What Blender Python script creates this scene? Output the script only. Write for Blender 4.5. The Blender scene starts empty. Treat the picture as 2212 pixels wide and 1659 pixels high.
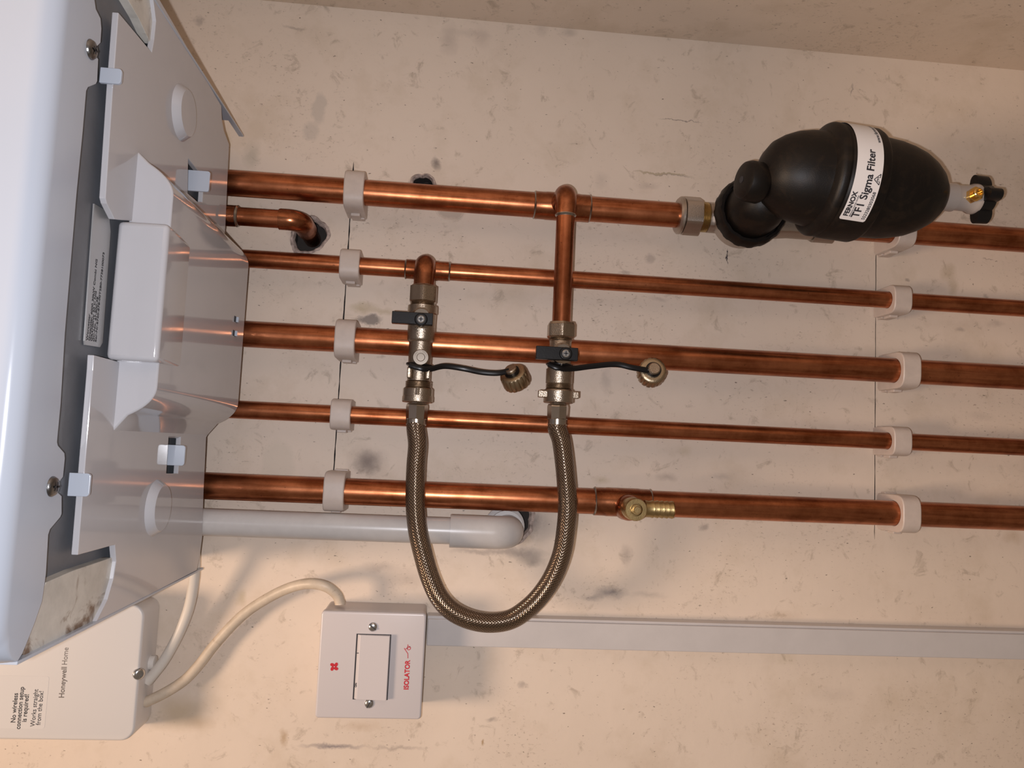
import bpy, bmesh, math, random
from mathutils import Vector as V, Matrix, noise
PI = math.pi
S = bpy.context.scene
COL = S.collection
random.seed(4)

# ------------------------------------------------------------------ camera
# axes of the place expressed in the camera frame (right, down, forward); metres, wall face is y = 0, z is up
F, CX, CY = 1660.0, 1106.0, 829.5
DN = V((19600, 1028, 1660)).normalized()
IN = V((-148, 134, 1660)); IN = (IN - DN * IN.dot(DN)).normalized()
UP = -DN
RT = IN.cross(UP)
H = 0.685
EYE = V((0, -H, 1.4))
cam = bpy.data.cameras.new('camera')
cam.sensor_fit = 'HORIZONTAL'; cam.sensor_width = 36.0
cam.lens = 36.0 * F / 2212.0
cam.clip_start = 0.01
co = bpy.data.objects.new('camera', cam); COL.objects.link(co)
def tow(v): return V((v.dot(RT), v.dot(IN), v.dot(UP)))   # camera frame -> world
cr, cu, cb = tow(V((1, 0, 0))), tow(V((0, -1, 0))), tow(V((0, 0, -1)))
M = Matrix(((cr.x, cu.x, cb.x, EYE.x), (cr.y, cu.y, cb.y, EYE.y), (cr.z, cu.z, cb.z, EYE.z), (0, 0, 0, 1)))
co.matrix_world = M
S.camera = co

# ------------------------------------------------------------------ world, lights, exposure
W = bpy.data.worlds.new('world'); S.world = W; W.use_nodes = True
W.node_tree.nodes['Background'].inputs[0].default_value = (1.0, 0.76, 0.58, 1)
W.node_tree.nodes['Background'].inputs[1].default_value = 0.185
S.view_settings.view_transform = 'Standard'; S.view_settings.look = 'None'
S.view_settings.gamma = 1.0; S.view_settings.use_curve_mapping = False
S.view_settings.exposure = -0.10
def light(name, typ, loc, energy, color, **k):
    l = bpy.data.lights.new(name, typ); l.energy = energy; l.color = color
    for a, b in k.items(): setattr(l, a, b)
    o = bpy.data.objects.new(name, l); COL.objects.link(o); o.location = loc
    return o
# the phone's own torch, a centimetre and a half beside the lens
light('phone_torch', 'POINT', EYE + V((-0.007, 0.0, 0.015)), 8.4, (0.94, 0.94, 1.0), shadow_soft_size=0.003)
# warm ceiling lamp of the room, above and in front of the boiler
lo = light('ceiling_lamp', 'AREA', V((-0.30, -1.05, 2.92)), 25.5, (1.0, 0.73, 0.53), shape='DISK', size=0.42)
lo.rotation_euler = (V((0.0, 0, 1.3)) - lo.location).to_track_quat('-Z', 'Y').to_euler()

# ------------------------------------------------------------------ pixel <-> place
def ray(px, py): return tow(V((px - CX, py - CY, F)))
def P(px, py, d):                       # point at distance d from the back wall
    r = ray(px, py); return EYE + r * ((H - d) / r.y)
def PZ(px, py, z):
    r = ray(px, py); return EYE + r * ((z - EYE.z) / r.z)

# ------------------------------------------------------------------ materials
def newmat(name):
    m = bpy.data.materials.new(name); m.use_nodes = True
    return m, m.node_tree, m.node_tree.nodes['Principled BSDF']
def nd(t, typ, **k):
    n = t.nodes.new(typ)
    for a, b in k.items():
        if a in ('operation', 'blend_type', 'data_type', 'interpolation_type', 'wave_type', 'bands_direction', 'feature', 'noise_dimensions', 'clamp'): setattr(n, a, b)
        else: n.inputs[a].default_value = b
    return n
def lk(t, a, b): t.links.new(a, b)
def plastic(name, col, rough=0.4, bump=0.0, bscale=900, var=0.0, vscale=60, sss=0.0, spec=0.5, dirt=None, dscale=90, dthr=0.6, metal=0.0, trans=0.0):
    m, t, b = newmat(name)
    b.inputs['Base Color'].default_value = (*col, 1); b.inputs['Roughness'].default_value = rough
    b.inputs['Metallic'].default_value = metal
    b.inputs['Specular IOR Level'].default_value = spec
    b.inputs['Transmission Weight'].default_value = trans
    if sss:
        b.inputs['Subsurface Weight'].default_value = sss; b.inputs['Subsurface Radius'].default_value = (1, .8, .6); b.inputs['Subsurface Scale'].default_value = 0.004
    tc = nd(t, 'ShaderNodeTexCoord')
    out = None
    if var:
        n = nd(t, 'ShaderNodeTexNoise', Scale=vscale, Detail=6.0, Roughness=0.65); lk(t, tc.outputs['Object'], n.inputs['Vector'])
        mr = nd(t, 'ShaderNodeMapRange'); lk(t, n.outputs[0], mr.inputs[0])
        mr.inputs[1].default_value = .3; mr.inputs[2].default_value = .7; mr.inputs[3].default_value = 1 - var; mr.inputs[4].default_value = 1 + var * .4
        mx = nd(t, 'ShaderNodeVectorMath', operation='SCALE'); mx.inputs[0].default_value = col; lk(t, mr.outputs[0], mx.inputs['Scale'])
        out = mx.outputs[0]
    if dirt:
        n = nd(t, 'ShaderNodeTexNoise', Scale=dscale, Detail=8.0, Roughness=0.6, Distortion=0.8); lk(t, tc.outputs['Object'], n.inputs['Vector'])
        mr = nd(t, 'ShaderNodeMapRange'); lk(t, n.outputs[0], mr.inputs[0]); mr.inputs[1].default_value = dthr; mr.inputs[2].default_value = dthr + .12
        mx = nd(t, 'ShaderNodeMix', data_type='RGBA'); lk(t, mr.outputs[0], mx.inputs[0])
        if out: lk(t, out, mx.inputs[6])
        else: mx.inputs[6].default_value = (*col, 1)
        mx.inputs[7].default_value = (*dirt, 1); out = mx.outputs[2]
    if out: lk(t, out, b.inputs['Base Color'])
    if bump:
        n = nd(t, 'ShaderNodeTexNoise', Scale=bscale, Detail=2.0); lk(t, tc.outputs['Object'], n.inputs['Vector'])
        bp = nd(t, 'ShaderNodeBump', Strength=bump, Distance=0.0004); lk(t, n.outputs[0], bp.inputs['Height']); lk(t, bp.outputs[0], b.inputs['Normal'])
    return m
def copper(name, c1, c2, rough, sz=(260, 260, 14)):
    m, t, b = newmat(name); b.inputs['Metallic'].default_value = 1.0
    tc = nd(t, 'ShaderNodeTexCoord'); mp = nd(t, 'ShaderNodeMapping'); lk(t, tc.outputs['Object'], mp.inputs[0]); mp.inputs['Scale'].default_value = sz
    n = nd(t, 'ShaderNodeTexNoise', Scale=1.0, Detail=5.0, Roughness=0.6, Distortion=0.5); lk(t, mp.outputs[0], n.inputs['Vector'])
    n2 = nd(t, 'ShaderNodeTexNoise', Scale=38.0, Detail=6.0, Roughness=0.65); lk(t, tc.outputs['Object'], n2.inputs['Vector'])
    n3 = nd(t, 'ShaderNodeTexNoise', Scale=420.0, Detail=3.0); lk(t, tc.outputs['Object'], n3.inputs['Vector'])
    ad = nd(t, 'ShaderNodeMath', operation='ADD'); lk(t, n.outputs[0], ad.inputs[0]); lk(t, n2.outputs[0], ad.inputs[1])
    mr = nd(t, 'ShaderNodeMapRange'); lk(t, ad.outputs[0], mr.inputs[0]); mr.inputs[1].default_value = .78; mr.inputs[2].default_value = 1.22
    mx = nd(t, 'ShaderNodeMix', data_type='RGBA'); lk(t, mr.outputs[0], mx.inputs[0]); mx.inputs[6].default_value = (*c2, 1); mx.inputs[7].default_value = (*c1, 1)
    m3 = nd(t, 'ShaderNodeMapRange'); lk(t, n3.outputs[0], m3.inputs[0]); m3.inputs[1].default_value = .68; m3.inputs[2].default_value = .74
    sc = nd(t, 'ShaderNodeMath', operation='MULTIPLY'); lk(t, m3.outputs[0], sc.inputs[0]); sc.inputs[1].default_value = .55
    mx2 = nd(t, 'ShaderNodeMix', data_type='RGBA'); lk(t, sc.outputs[0], mx2.inputs[0]); lk(t, mx.outputs[2], mx2.inputs[6]); mx2.inputs[7].default_value = (.09, .03, .018, 1)
    lk(t, mx2.outputs[2], b.inputs['Base Color'])
    rr = nd(t, 'ShaderNodeMapRange'); lk(t, n.outputs[0], rr.inputs[0]); rr.inputs[1].default_value = .3; rr.inputs[2].default_value = .7; rr.inputs[3].default_value = rough + .09; rr.inputs[4].default_value = rough - .06
    lk(t, rr.outputs[0], b.inputs['Roughness'])
    bp = nd(t, 'ShaderNodeBump', Strength=.12, Distance=0.0003); lk(t, n.outputs[0], bp.inputs['Height']); lk(t, bp.outputs[0], b.inputs['Normal'])
    return m
MAT = {}
MAT['copper'] = copper('copper', (.58, .215, .10), (.24, .07, .026), .31)
MAT['copper_x'] = copper('copper_branch', (.52, .185, .085), (.25, .075, .03), .27, (14, 260, 260))
MAT['copper_fit'] = copper('copper_fitting', (.45, .17, .08), (.20, .062, .025), .27, (90, 90, 90))
MAT['solder'] = plastic('solder', (.42, .38, .34), .3, metal=1.0, var=.3, vscale=300)
MAT['nickel'] = plastic('nickel_plate', (.42, .345, .27), .27, bump=.55, bscale=1500, metal=1.0, var=.1, vscale=200)
MAT['nickel_smooth'] = plastic('nickel_smooth', (.50, .435, .37), .20, metal=1.0, var=.1, vscale=100)
MAT['satin'] = plastic('satin_nickel', (.50, .44, .39), .36, bump=.4, bscale=1500, metal=1.0)
MAT['capm'] = plastic('aged_brass', (.42, .33, .22), .32, metal=1.0, bump=.4, bscale=1500)
MAT['brass'] = plastic('dull_brass', (.52, .38, .18), .36, metal=1.0, var=.25, vscale=120, bump=.2)
MAT['brass_bright'] = plastic('bright_brass', (.85, .55, .18), .18, metal=1.0)
MAT['chrome'] = plastic('steel_screw', (.62, .62, .62), .22, metal=1.0)
MAT['screw_dark'] = plastic('dark_screw', (.20, .20, .20), .32, metal=1.0, bump=.3)
MAT['black'] = plastic('black_handle', (.006, .0055, .006), .36, bump=.1, spec=.3)
MAT['rubber'] = plastic('black_filter_plastic', (.0050, .0035, .0028), .46, bump=.15, bscale=1200, dirt=(.011, .007, .0045), dscale=70, dthr=.5, spec=.28)
MAT['strap'] = plastic('black_strap', (.006, .005, .005), .3, spec=.3)
MAT['clip'] = plastic('clip_plastic', (.56, .475, .42), .42, sss=.25, var=.08, vscale=120)
MAT['boiler'] = plastic('boiler_white', (.47, .47, .495), .06, var=.015, vscale=30)
MAT['casing'] = plastic('casing_white', (.43, .475, .55), .16, dirt=(.45, .36, .27), dscale=55, dthr=.72)
MAT['dirty'] = plastic('dirty_metal', (.60, .58, .53), .35, var=.25, vscale=40, dirt=(.17, .11, .07), dscale=45, dthr=.55)
MAT['darkgrey'] = plastic('recess_grey', (.13, .138, .155), .45, var=.15, vscale=50)
MAT['silver'] = plastic('silver_label', (.48, .48, .48), .32, metal=.6)
MAT['ink'] = plastic('ink', (.02, .02, .025), .6)
MAT['greyink'] = plastic('grey_ink', (.16, .14, .13), .6)
MAT['red'] = plastic('red_print', (.50, .01, .02), .5)
MAT['switch'] = plastic('switch_plastic', (.56, .52, .52), .28)
MAT['switch_box'] = plastic('switch_box_plastic', (.52, .47, .45), .35)
MAT['receiver'] = plastic('receiver_plastic', (.66, .63, .61), .38)
MAT['receiver_side'] = plastic('receiver_back', (.66, .62, .58), .4)
MAT['trunk'] = plastic('trunking_plastic', (.56, .53, .52), .32, var=.05, vscale=40)
MAT['cable'] = plastic('cable_white', (.66, .61, .55), .42)
MAT['cable_old'] = plastic('cable_beige', (.60, .50, .39), .45, var=.2, vscale=70, dirt=(.36, .27, .18), dscale=80, dthr=.62)
MAT['pvc'] = plastic('white_pvc', (.58, .55, .53), .3, var=.08, vscale=60, dirt=(.30, .20, .13), dscale=160, dthr=.70)
MAT['label'] = plastic('white_label', (.74, .72, .72), .4)
MAT['plaster'] = plastic('crumbled_plaster', (.50, .40, .35), .9, bump=.8, bscale=500, var=.6, vscale=260)
MAT['hole'] = plastic('hole_dark', (.035, .028, .025), .95)
MAT['clearpl'] = plastic('grey_plastic', (.40, .35, .32), .22)

def braid_mat():
    m, t, b = newmat('braided_steel'); b.inputs['Metallic'].default_value = 1.0
    uv = nd(t, 'ShaderNodeUVMap'); uv.uv_map = 'UVMap'
    sp = nd(t, 'ShaderNodeSeparateXYZ'); lk(t, uv.outputs[0], sp.inputs[0])
    def wave(sgn, ph):
        a = nd(t, 'ShaderNodeMath', operation='MULTIPLY'); lk(t, sp.outputs[0], a.inputs[0]); a.inputs[1].default_value = 2 * PI * 22
        c = nd(t, 'ShaderNodeMath', operation='MULTIPLY_ADD'); lk(t, sp.outputs[1], c.inputs[0]); c.inputs[1].default_value = sgn * 2 * PI * 400; lk(t, a.outputs[0], c.inputs[2])
        s = nd(t, 'ShaderNodeMath', operation='SINE'); lk(t, c.outputs[0], s.inputs[0]); return s.outputs[0]
    w1, w2 = wave(1, 0), wave(-1, 0)
    mul = nd(t, 'ShaderNodeMath', operation='MULTIPLY'); lk(t, w1, mul.inputs[0]); lk(t, w2, mul.inputs[1])
    mx_ = nd(t, 'ShaderNodeMath', operation='MAXIMUM'); lk(t, w1, mx_.inputs[0]); lk(t, w2, mx_.inputs[1])
    mr = nd(t, 'ShaderNodeMapRange'); lk(t, mx_.outputs[0], mr.inputs[0]); mr.inputs[1].default_value = -.95; mr.inputs[2].default_value = -.3
    mix = nd(t, 'ShaderNodeMix', data_type='RGBA'); lk(t, mr.outputs[0], mix.inputs[0]); mix.inputs[6].default_value = (.03, .022, .018, 1); mix.inputs[7].default_value = (.27, .205, .155, 1)
    lk(t, mix.outputs[2], b.inputs['Base Color'])
    b.inputs['Roughness'].default_value = .17
    bp = nd(t, 'ShaderNodeBump', Strength=.6, Distance=0.0003); lk(t, mx_.outputs[0], bp.inputs['Height']); lk(t, bp.outputs[0], b.inputs['Normal'])
    return m
MAT['braid'] = braid_mat()

def wall_mat(name, base, blots, seed=0.0, fleck=.8):
    m, t, b = newmat(name); b.inputs['Roughness'].default_value = .55; b.inputs['Specular IOR Level'].default_value = .35
    tc = nd(t, 'ShaderNodeTexCoord'); mp = nd(t, 'ShaderNodeMapping'); lk(t, tc.outputs['Object'], mp.inputs[0]); mp.inputs['Location'].default_value = (seed, seed, seed)
    vec = mp.outputs[0]
    def nz(scale, detail=5.0, rough=.6, dist=0.0, sc=None):
        n = nd(t, 'ShaderNodeTexNoise', Scale=scale, Detail=detail, Roughness=rough, Distortion=dist)
        if sc:
            q = nd(t, 'ShaderNodeMapping'); lk(t, vec, q.inputs[0]); q.inputs['Scale'].default_value = sc; lk(t, q.outputs[0], n.inputs['Vector'])
        else: lk(t, vec, n.inputs['Vector'])
        return n.outputs[0]
    def rng(s, a, c, lo=0.0, hi=1.0):
        r = nd(t, 'ShaderNodeMapRange'); lk(t, s, r.inputs[0])
        for i, v in enumerate((a, c, lo, hi)): r.inputs[i + 1].default_value = v
        return r.outputs[0]
    def mul(a, c):
        r = nd(t, 'ShaderNodeMath', operation='MULTIPLY'); lk(t, a, r.inputs[0])
        if isinstance(c, float): r.inputs[1].default_value = c
        else: lk(t, c, r.inputs[1])
        return r.outputs[0]
    col = None
    def mix(f, colr):
        nonlocal col
        r = nd(t, 'ShaderNodeMix', data_type='RGBA'); lk(t, f, r.inputs[0])
        if col is None: r.inputs[6].default_value = (*base, 1)
        else: lk(t, col, r.inputs[6])
        r.inputs[7].default_value = (*colr, 1); col = r.outputs[2]
    mix(mul(rng(nz(5, 4), .40, .62), .35), (base[0] * .84, base[1] * .82, base[2] * .79))
    mix(mul(rng(nz(16, 6, .65), .52, .70), .5), (base[0] * .78, base[1] * .75, base[2] * .68))
    mix(mul(rng(nz(11, 6, .6, sc=(1, 1, .35)), .56, .7), .3), (base[0] * 1.07, base[1] * 1.07, base[2] * 1.05))
    big = nz(10, 4, .6)
    msk = rng(big, .50, .60)
    mix(mul(mul(rng(nz(330, 4, .65, sc=(1.2, 1, .7)), .58, .70), msk), fleck), (.36, .28, .22))
    mix(mul(rng(nz(420, 2, .5, sc=(1, 1, .5)), .70, .75), fleck), (.12, .09, .07))
    mix(mul(rng(nz(60, 7, .7, .6), .58, .70), fleck * .7), (.34, .27, .20))
    dn = nd(t, 'ShaderNodeTexNoise', Scale=70.0, Detail=5.0, Roughness=.65); lk(t, vec, dn.inputs['Vector'])
    ds = nd(t, 'ShaderNodeVectorMath', operation='SUBTRACT'); lk(t, dn.outputs[1], ds.inputs[0]); ds.inputs[1].default_value = (.5, .5, .5)
    dk = nd(t, 'ShaderNodeVectorMath', operation='SCALE'); lk(t, ds.outputs[0], dk.inputs[0]); dk.inputs['Scale'].default_value = .013
    pos = nd(t, 'ShaderNodeVectorMath', operation='ADD'); lk(t, tc.outputs['Object'], pos.inputs[0]); lk(t, dk.outputs[0], pos.inputs[1])
    for (px, py, rx, ry, colr, st, edge) in blots:
        c = P(px, py, 0); k = .000412
        s1 = nd(t, 'ShaderNodeVectorMath', operation='SUBTRACT'); lk(t, pos.outputs[0], s1.inputs[0]); s1.inputs[1].default_value = (c.x, 0, c.z)
        s2 = nd(t, 'ShaderNodeVectorMath', operation='MULTIPLY'); lk(t, s1.outputs[0], s2.inputs[0]); s2.inputs[1].default_value = (1 / (ry * k), 0, 1 / (rx * k))
        ln = nd(t, 'ShaderNodeVectorMath', operation='LENGTH'); lk(t, s2.outputs[0], ln.inputs[0])
        mix(rng(ln.outputs['Value'], 1.0, edge, 0.0, min(.95, st * 1.25)), colr)
    lk(t, col, b.inputs['Base Color'])
    h = nz(120, 4); hb = nd(t, 'ShaderNodeBump', Strength=.25, Distance=0.0006); lk(t, h, hb.inputs['Height'])
    h2 = nz(22, 3); hb2 = nd(t, 'ShaderNodeBump', Strength=.3, Distance=0.002); lk(t, h2, hb2.inputs['Height']); lk(t, hb.outputs[0], hb2.inputs['Normal'])
    lk(t, hb2.outputs[0], b.inputs['Normal'])
    return m

# ------------------------------------------------------------------ mesh helpers
def fin(name, bm, mat, parent=None, smooth=None, bevel=None, seg=2):
    bmesh.ops.recalc_face_normals(bm, faces=bm.faces)
    me = bpy.data.meshes.new(name); bm.to_mesh(me); bm.free()
    me.materials.append(MAT[mat] if isinstance(mat, str) else mat)
    o = bpy.data.objects.new(name, me); COL.objects.link(o)
    if parent: o.parent = parent; o.matrix_parent_inverse = Matrix.Translation(-parent.location)
    if bevel:
        md = o.modifiers.new('bevel', 'BEVEL'); md.width = bevel; md.segments = seg; md.limit_method = 'ANGLE'; md.angle_limit = math.radians(32); md.harden_normals = False
    if smooth is not None:
        a = math.radians(smooth)
        for p in me.polygons: p.use_smooth = True
        if hasattr(me, 'set_sharp_from_angle'): me.set_sharp_from_angle(angle=a)
    return o
def thing(name, label, cat, loc=(0, 0, 0), group=None):
    o = bpy.data.objects.new(name, None); COL.objects.link(o); o.location = loc; o.empty_display_size = .01
    o['label'] = label; o['category'] = cat
    if group: o['group'] = group
    return o
def tag(o, label, cat, group=None):
    o['label'] = label; o['category'] = cat
    if group: o['group'] = group
    return o
def frame(d, ref=None):
    d = d.normalized()
    ref = V((0, 0, 1)) if ref is None else ref
    if abs(d.dot(ref)) > .95: ref = V((0, -1, 0))
    a = ref.cross(d).normalized(); b = d.cross(a).normalized()
    return a, b
def ringv(bm, c, a, b, r, n, rf=None, ph=0.0):
    out = []
    for i in range(n):
        t = 2 * PI * i / n + ph; k = rf(i, t) if rf else 1.0
        out.append(bm.verts.new(c + a * (math.cos(t) * r * k) + b * (math.sin(t) * r * k)))
    return out
def bridge(bm, r0, r1):
    n = len(r0)
    for i in range(n): bm.faces.new((r0[i], r0[(i + 1) % n], r1[(i + 1) % n], r1[i]))
def lathe(bm, org, d, prof, n=40, rf=None, cap=True, ph=0.0, ref=None):
    """prof: (distance along d, radius)"""
    a, b = frame(d, ref); d = d.normalized(); prev = None; first = None
    for s, r in prof:
        rg = ringv(bm, org + d * s, a, b, max(r, 1e-5), n, rf, ph)
        if prev: bridge(bm, prev, rg)
        else: first = rg
        prev = rg
    if cap:
        bm.faces.new(first[::-1]); bm.faces.new(prev)
def hexf(i, t, n=6):
    w = PI / n; q = (t % (2 * w)) - w
    return math.cos(w) / math.cos(q)
def hexnut(bm, org, d, s0, s1, rc, ph=0.0, ref=None, n=48, chamf=.08):
    """hexagon prism with rounded corners"""
    f = lambda i, t: min(hexf(i, t), .965) if False else min(hexf(i, t) , .97)
    L = s1 - s0
    lathe(bm, org, d, [(s0, rc * .86), (s0 + L * chamf, rc), (s1 - L * chamf, rc), (s1, rc * .86)], n, f, ph=ph, ref=ref)
def smoothpath(pts, k=8):
    out = []
    n = len(pts)
    for i in range(n - 1):
        p0 = pts[max(i - 1, 0)]; p1 = pts[i]; p2 = pts[i + 1]; p3 = pts[min(i + 2, n - 1)]
        for j in range(k):
            t = j / k
            out.append(0.5 * ((2 * p1) + (p2 - p0) * t + (2 * p0 - 5 * p1 + 4 * p2 - p3) * t * t + (3 * p1 - p0 - 3 * p2 + p3) * t ** 3))
    out.append(pts[-1].copy())
    return out
def tube(bm, pts, r, n=24, cap=True, uv=False, flat=None, ref=None):
    T = []
    for i in range(len(pts)):
        a = pts[max(i - 1, 0)]; b = pts[min(i + 1, len(pts) - 1)]; T.append((b - a).normalized())
    a, b = frame(T[0], ref); prev = None; L = 0; rings = []; first = None
    lay = bm.loops.layers.uv.new('UVMap') if uv else None
    for i, p in enumerate(pts):
        a = (a - T[i] * a.dot(T[i])).normalized(); b = T[i].cross(a).normalized()
        if i: L += (p - pts[i - 1]).length
        rr = r(i / (len(pts) - 1)) if callable(r) else r
        rg = []
        for j in range(n):
            t = 2 * PI * j / n
            rg.append(bm.verts.new(p + a * (math.cos(t) * rr) + b * (math.sin(t) * rr * (flat or 1))))
        if prev:
            for j in range(n):
                f = bm.faces.new((prev[j], prev[(j + 1) % n], rg[(j + 1) % n], rg[j]))
                if uv:
                    us = (j / n, (j + 1) / n, (j + 1) / n, j / n); vs = (PL, PL, L, L)
                    for lp, u, v in zip(f.loops, us, vs): lp[lay].uv = (u, v)
        else: first = rg
        prev = rg; PL = L
    if cap: bm.faces.new(first[::-1]); bm.faces.new(prev)
def box(bm, x0, x1, y0, y1, z0, z1):
    v = [bm.verts.new((x, y, z)) for x in (x0, x1) for y in (y0, y1) for z in (z0, z1)]
    for f in ((0, 1, 3, 2), (4, 6, 7, 5), (0, 4, 5, 1), (2, 3, 7, 6), (0, 2, 6, 4), (1, 5, 7, 3)): bm.faces.new([v[i] for i in f])
def prism(bm, poly, off):
    off = V(off)
    a = [bm.verts.new(p) for p in poly]; b = [bm.verts.new(V(p) + off) for p in poly]
    bm.faces.new(a); bm.faces.new(b[::-1])
    n = len(a)
    for i in range(n): bm.faces.new((a[i], b[i], b[(i + 1) % n], a[(i + 1) % n]))
def rrect(x0, x1, z0, z1, r, seg=8, skip=()):
    out = []
    for k, (cx, cz, a0) in enumerate(((x1 - r, z1 - r, 0), (x0 + r, z1 - r, PI / 2), (x0 + r, z0 + r, PI), (x1 - r, z0 + r, 3 * PI / 2))):
        for i in range(seg + 1):
            t = a0 + PI / 2 * i / seg; out.append((cx + r * math.cos(t), cz + r * math.sin(t)))
    return out
def rbox(bm, x0, x1, z0, z1, y_back, y_front, r, e=.001):
    """rounded box against the wall with softened front edge"""
    def loop(ins, y):
        return [bm.verts.new((x, y, z)) for x, z in rrect(x0 + ins, x1 - ins, z0 + ins, z1 - ins, max(r - ins, .0003))]
    L = [loop(0, y_back), loop(0, y_front + e)]
    for k in (30, 60, 90):
        t = math.radians(k); L.append(loop(e * (1 - math.cos(t)), y_front + e * (1 - math.sin(t))))
    for i in range(len(L) - 1): bridge(bm, L[i], L[i + 1])
    bm.faces.new(L[0]); bm.faces.new(L[-1])
def text(body, size, org, right, up, mat, parent, name='lettering', bold=0.0, bend=None, align='LEFT', xs=1.0, lift=.0001):
    cu_ = bpy.data.curves.new(name, 'FONT'); cu_.body = body; cu_.size = size; cu_.align_x = align; cu_.offset = bold; cu_.resolution_u = 4
    cu_.space_line = .82
    tmp = bpy.data.objects.new(name, cu_); COL.objects.link(tmp)
    bpy.context.view_layer.update()
    me = bpy.data.meshes.new_from_object(tmp.evaluated_get(bpy.context.evaluated_depsgraph_get()))
    bpy.data.objects.remove(tmp)
    right = V(right).normalized(); up = V(up).normalized(); nrm = right.cross(up)
    if bend:
        bm = bmesh.new(); bm.from_mesh(me)
        bmesh.ops.triangulate(bm, faces=bm.faces)
        for _ in range(2):
            long_ = [e for e in bm.edges if e.calc_length() > size * .35]
            if long_: bmesh.ops.subdivide_edges(bm, edges=long_, cuts=1); bmesh.ops.triangulate(bm, faces=bm.faces)
        bm.to_mesh(me); bm.free()
    for v in me.vertices:
        if bend: v.co = bend(v.co.x * xs, v.co.y)
        else: v.co = V(org) + right * (v.co.x * xs) + up * v.co.y + nrm * lift
    me.materials.append(MAT[mat])
    o = bpy.data.objects.new(name, me); COL.objects.link(o); o.parent = parent; o.matrix_parent_inverse = Matrix.Translation(-parent.location)
    return o

X_, Y_, Z_ = V((1, 0, 0)), V((0, 1, 0)), V((0, 0, 1))
OUT = V((0, -1, 0))

# ================================================================== THE SETTING
CREAM = (.74, .625, .52)
BR, OL, GR, DK, PK = (.40, .27, .15), (.42, .33, .17), (.30, .25, .22), (.05, .04, .045), (.55, .40, .34)
blots = [
 (800, 690, 32, 14, (.26, .22, .19), .75, .5), (785, 665, 40, 14, OL, .45, .2), (830, 672, 30, 10, OL, .35, .2),
 (795, 998, 34, 30, (.20, .15, .12), .85, .15), (795, 998, 52, 42, GR, .35, .1),
 (665, 505, 46, 46, (.40, .30, .26), .7, .6), (915, 400, 34, 22, (.26, .15, .13), .75, .5), (945, 352, 12, 20, DK, .5, .2),
 (975, 452, 34, 26, (.50, .42, .35), .6, .7), (1135, 1128, 36, 40, (.12, .10, .10), .85, .3), (1130, 1165, 22, 18, BR, .5, .2), (1170, 1130, 40, 50, GR, .35, .2),
 (1130, 1195, 60, 16, (.10, .09, .10), .38, .2), (1080, 1190, 70, 10, GR, .4, .2), (1150, 1212, 36, 18, (.06, .06, .07), .40, .1), (1020, 1190, 60, 7, GR, .35, .2),
 (1318, 1280, 44, 16, (.10, .10, .12), .5, .1), (1400, 1285, 50, 10, GR, .25, .1), (1352, 1200, 16, 26, GR, .4, .1), (1325, 930 - 20, 14, 22, GR, .18, .1),
 (385, 1540, 62, 44, (.50, .38, .24), .5, .2), (430, 1560, 34, 20, BR, .25, .2), (690, 235, 16, 42, (.50, .44, .38), .45, .6), (672, 285, 22, 26, (.50, .44, .38), .4, .6),
 (430, 45, 16, 11, GR, .4, .3), (545, 335, 22, 36, (.40, .36, .28), .4, .2), (640, 60, 30, 6, DK, .25, .2),
 (1405, 560, 15, 14, GR, .35, .5), (1350, 590, 20, 6, GR, .35, .4), (1425, 645, 26, 7, GR, .25, .2), (1430, 376, 80, 3.5, (.46, .38, .27), .8, .5),
 (1470, 260, 60, 1.6, GR, .7, .5), (1450, 380, 60, 1.5, GR, .5, .5), (1573, 555, 1.7, 17, DK, .85, .6), (1840, 195, 2, 24, GR, .5, .4), (970, 85, 26, 44, GR, .25, .1), (1040, 80, 26, 30, (.45, .36, .30), .3, .1), (1010, 70, 60, 10, GR, .15, .1),
 (1230, 70, 26, 14, GR, .3, .1), (1170, 60, 18, 26, GR, .2, .1), (1310, 820, 14, 36, GR, .22, .2), (1518, 1138, 14, 12, GR, .45, .3), (1480, 975, 22, 14, OL, .22, .1), (1300, 1035, 26, 12, OL, .3, .1),
 (2050, 590, 22, 26, (.45, .36, .24), .38, .2), (2060, 620, 16, 26, (.45, .36, .24), .38, .2), (2150, 700, 20, 12, GR, .25, .2), (2075, 710, 14, 8, GR, .35, .3), (1960, 605, 9, 5, GR, .5, .4), (2190, 1160, 30, 20, BR, .3, .1), (2120, 900, 40, 12, GR, .15, .1),
 (2060, 960, 12, 26, GR, .25, .2), (2130, 640, 9, 5, GR, .4, .3), (2135, 560, 20, 2, GR, .5, .4), (880, 1250, 60, 26, GR, .3, .1), (820, 1225, 50, 14, GR, .3, .1), (720, 1612, 80, 7, (.12, .11, .14), .55, .1), (860, 1616, 70, 5, GR, .4, .1), (615, 1592, 10, 22, BR, .5, .2), (780, 1570, 50, 12, BR, .22, .1), (1042, 1602, 4, 9, BR, .7, .4),
 (1300, 1395, 12, 5, GR, .5, .3), (1130, 1480, 12, 9, GR, .4, .2), (1065, 1555, 14, 8, GR, .5, .2), (1990, 40, 60, 22, GR, .22, .1), (1700, 1420, 30, 20, OL, .14, .1), (1800, 1500, 60, 20, GR, .12, .1), (520, 1290, 14, 22, OL, .3, .2), (490, 300, 12, 30, OL, .3, .2),
 (1280, 1290, 30, 10, (.10, .10, .12), .35, .1), (600, 1005, 40, 60, (.62, .54, .44), .4, .7), (1560, 1030, 30, 9, GR, .22, .1), (1440, 1030, 30, 12, (.16, .12, .10), .25, .1), (1690, 1330, 60, 14, BR, .16, .1), (1300, 390, 22, 26, GR, .16, .1), (1400, 400, 34, 10, GR, .22, .1), (1600, 380, 24, 20, GR, .14, .1),
]
MAT['wall'] = wall_mat('painted_board', CREAM, blots)
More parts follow.
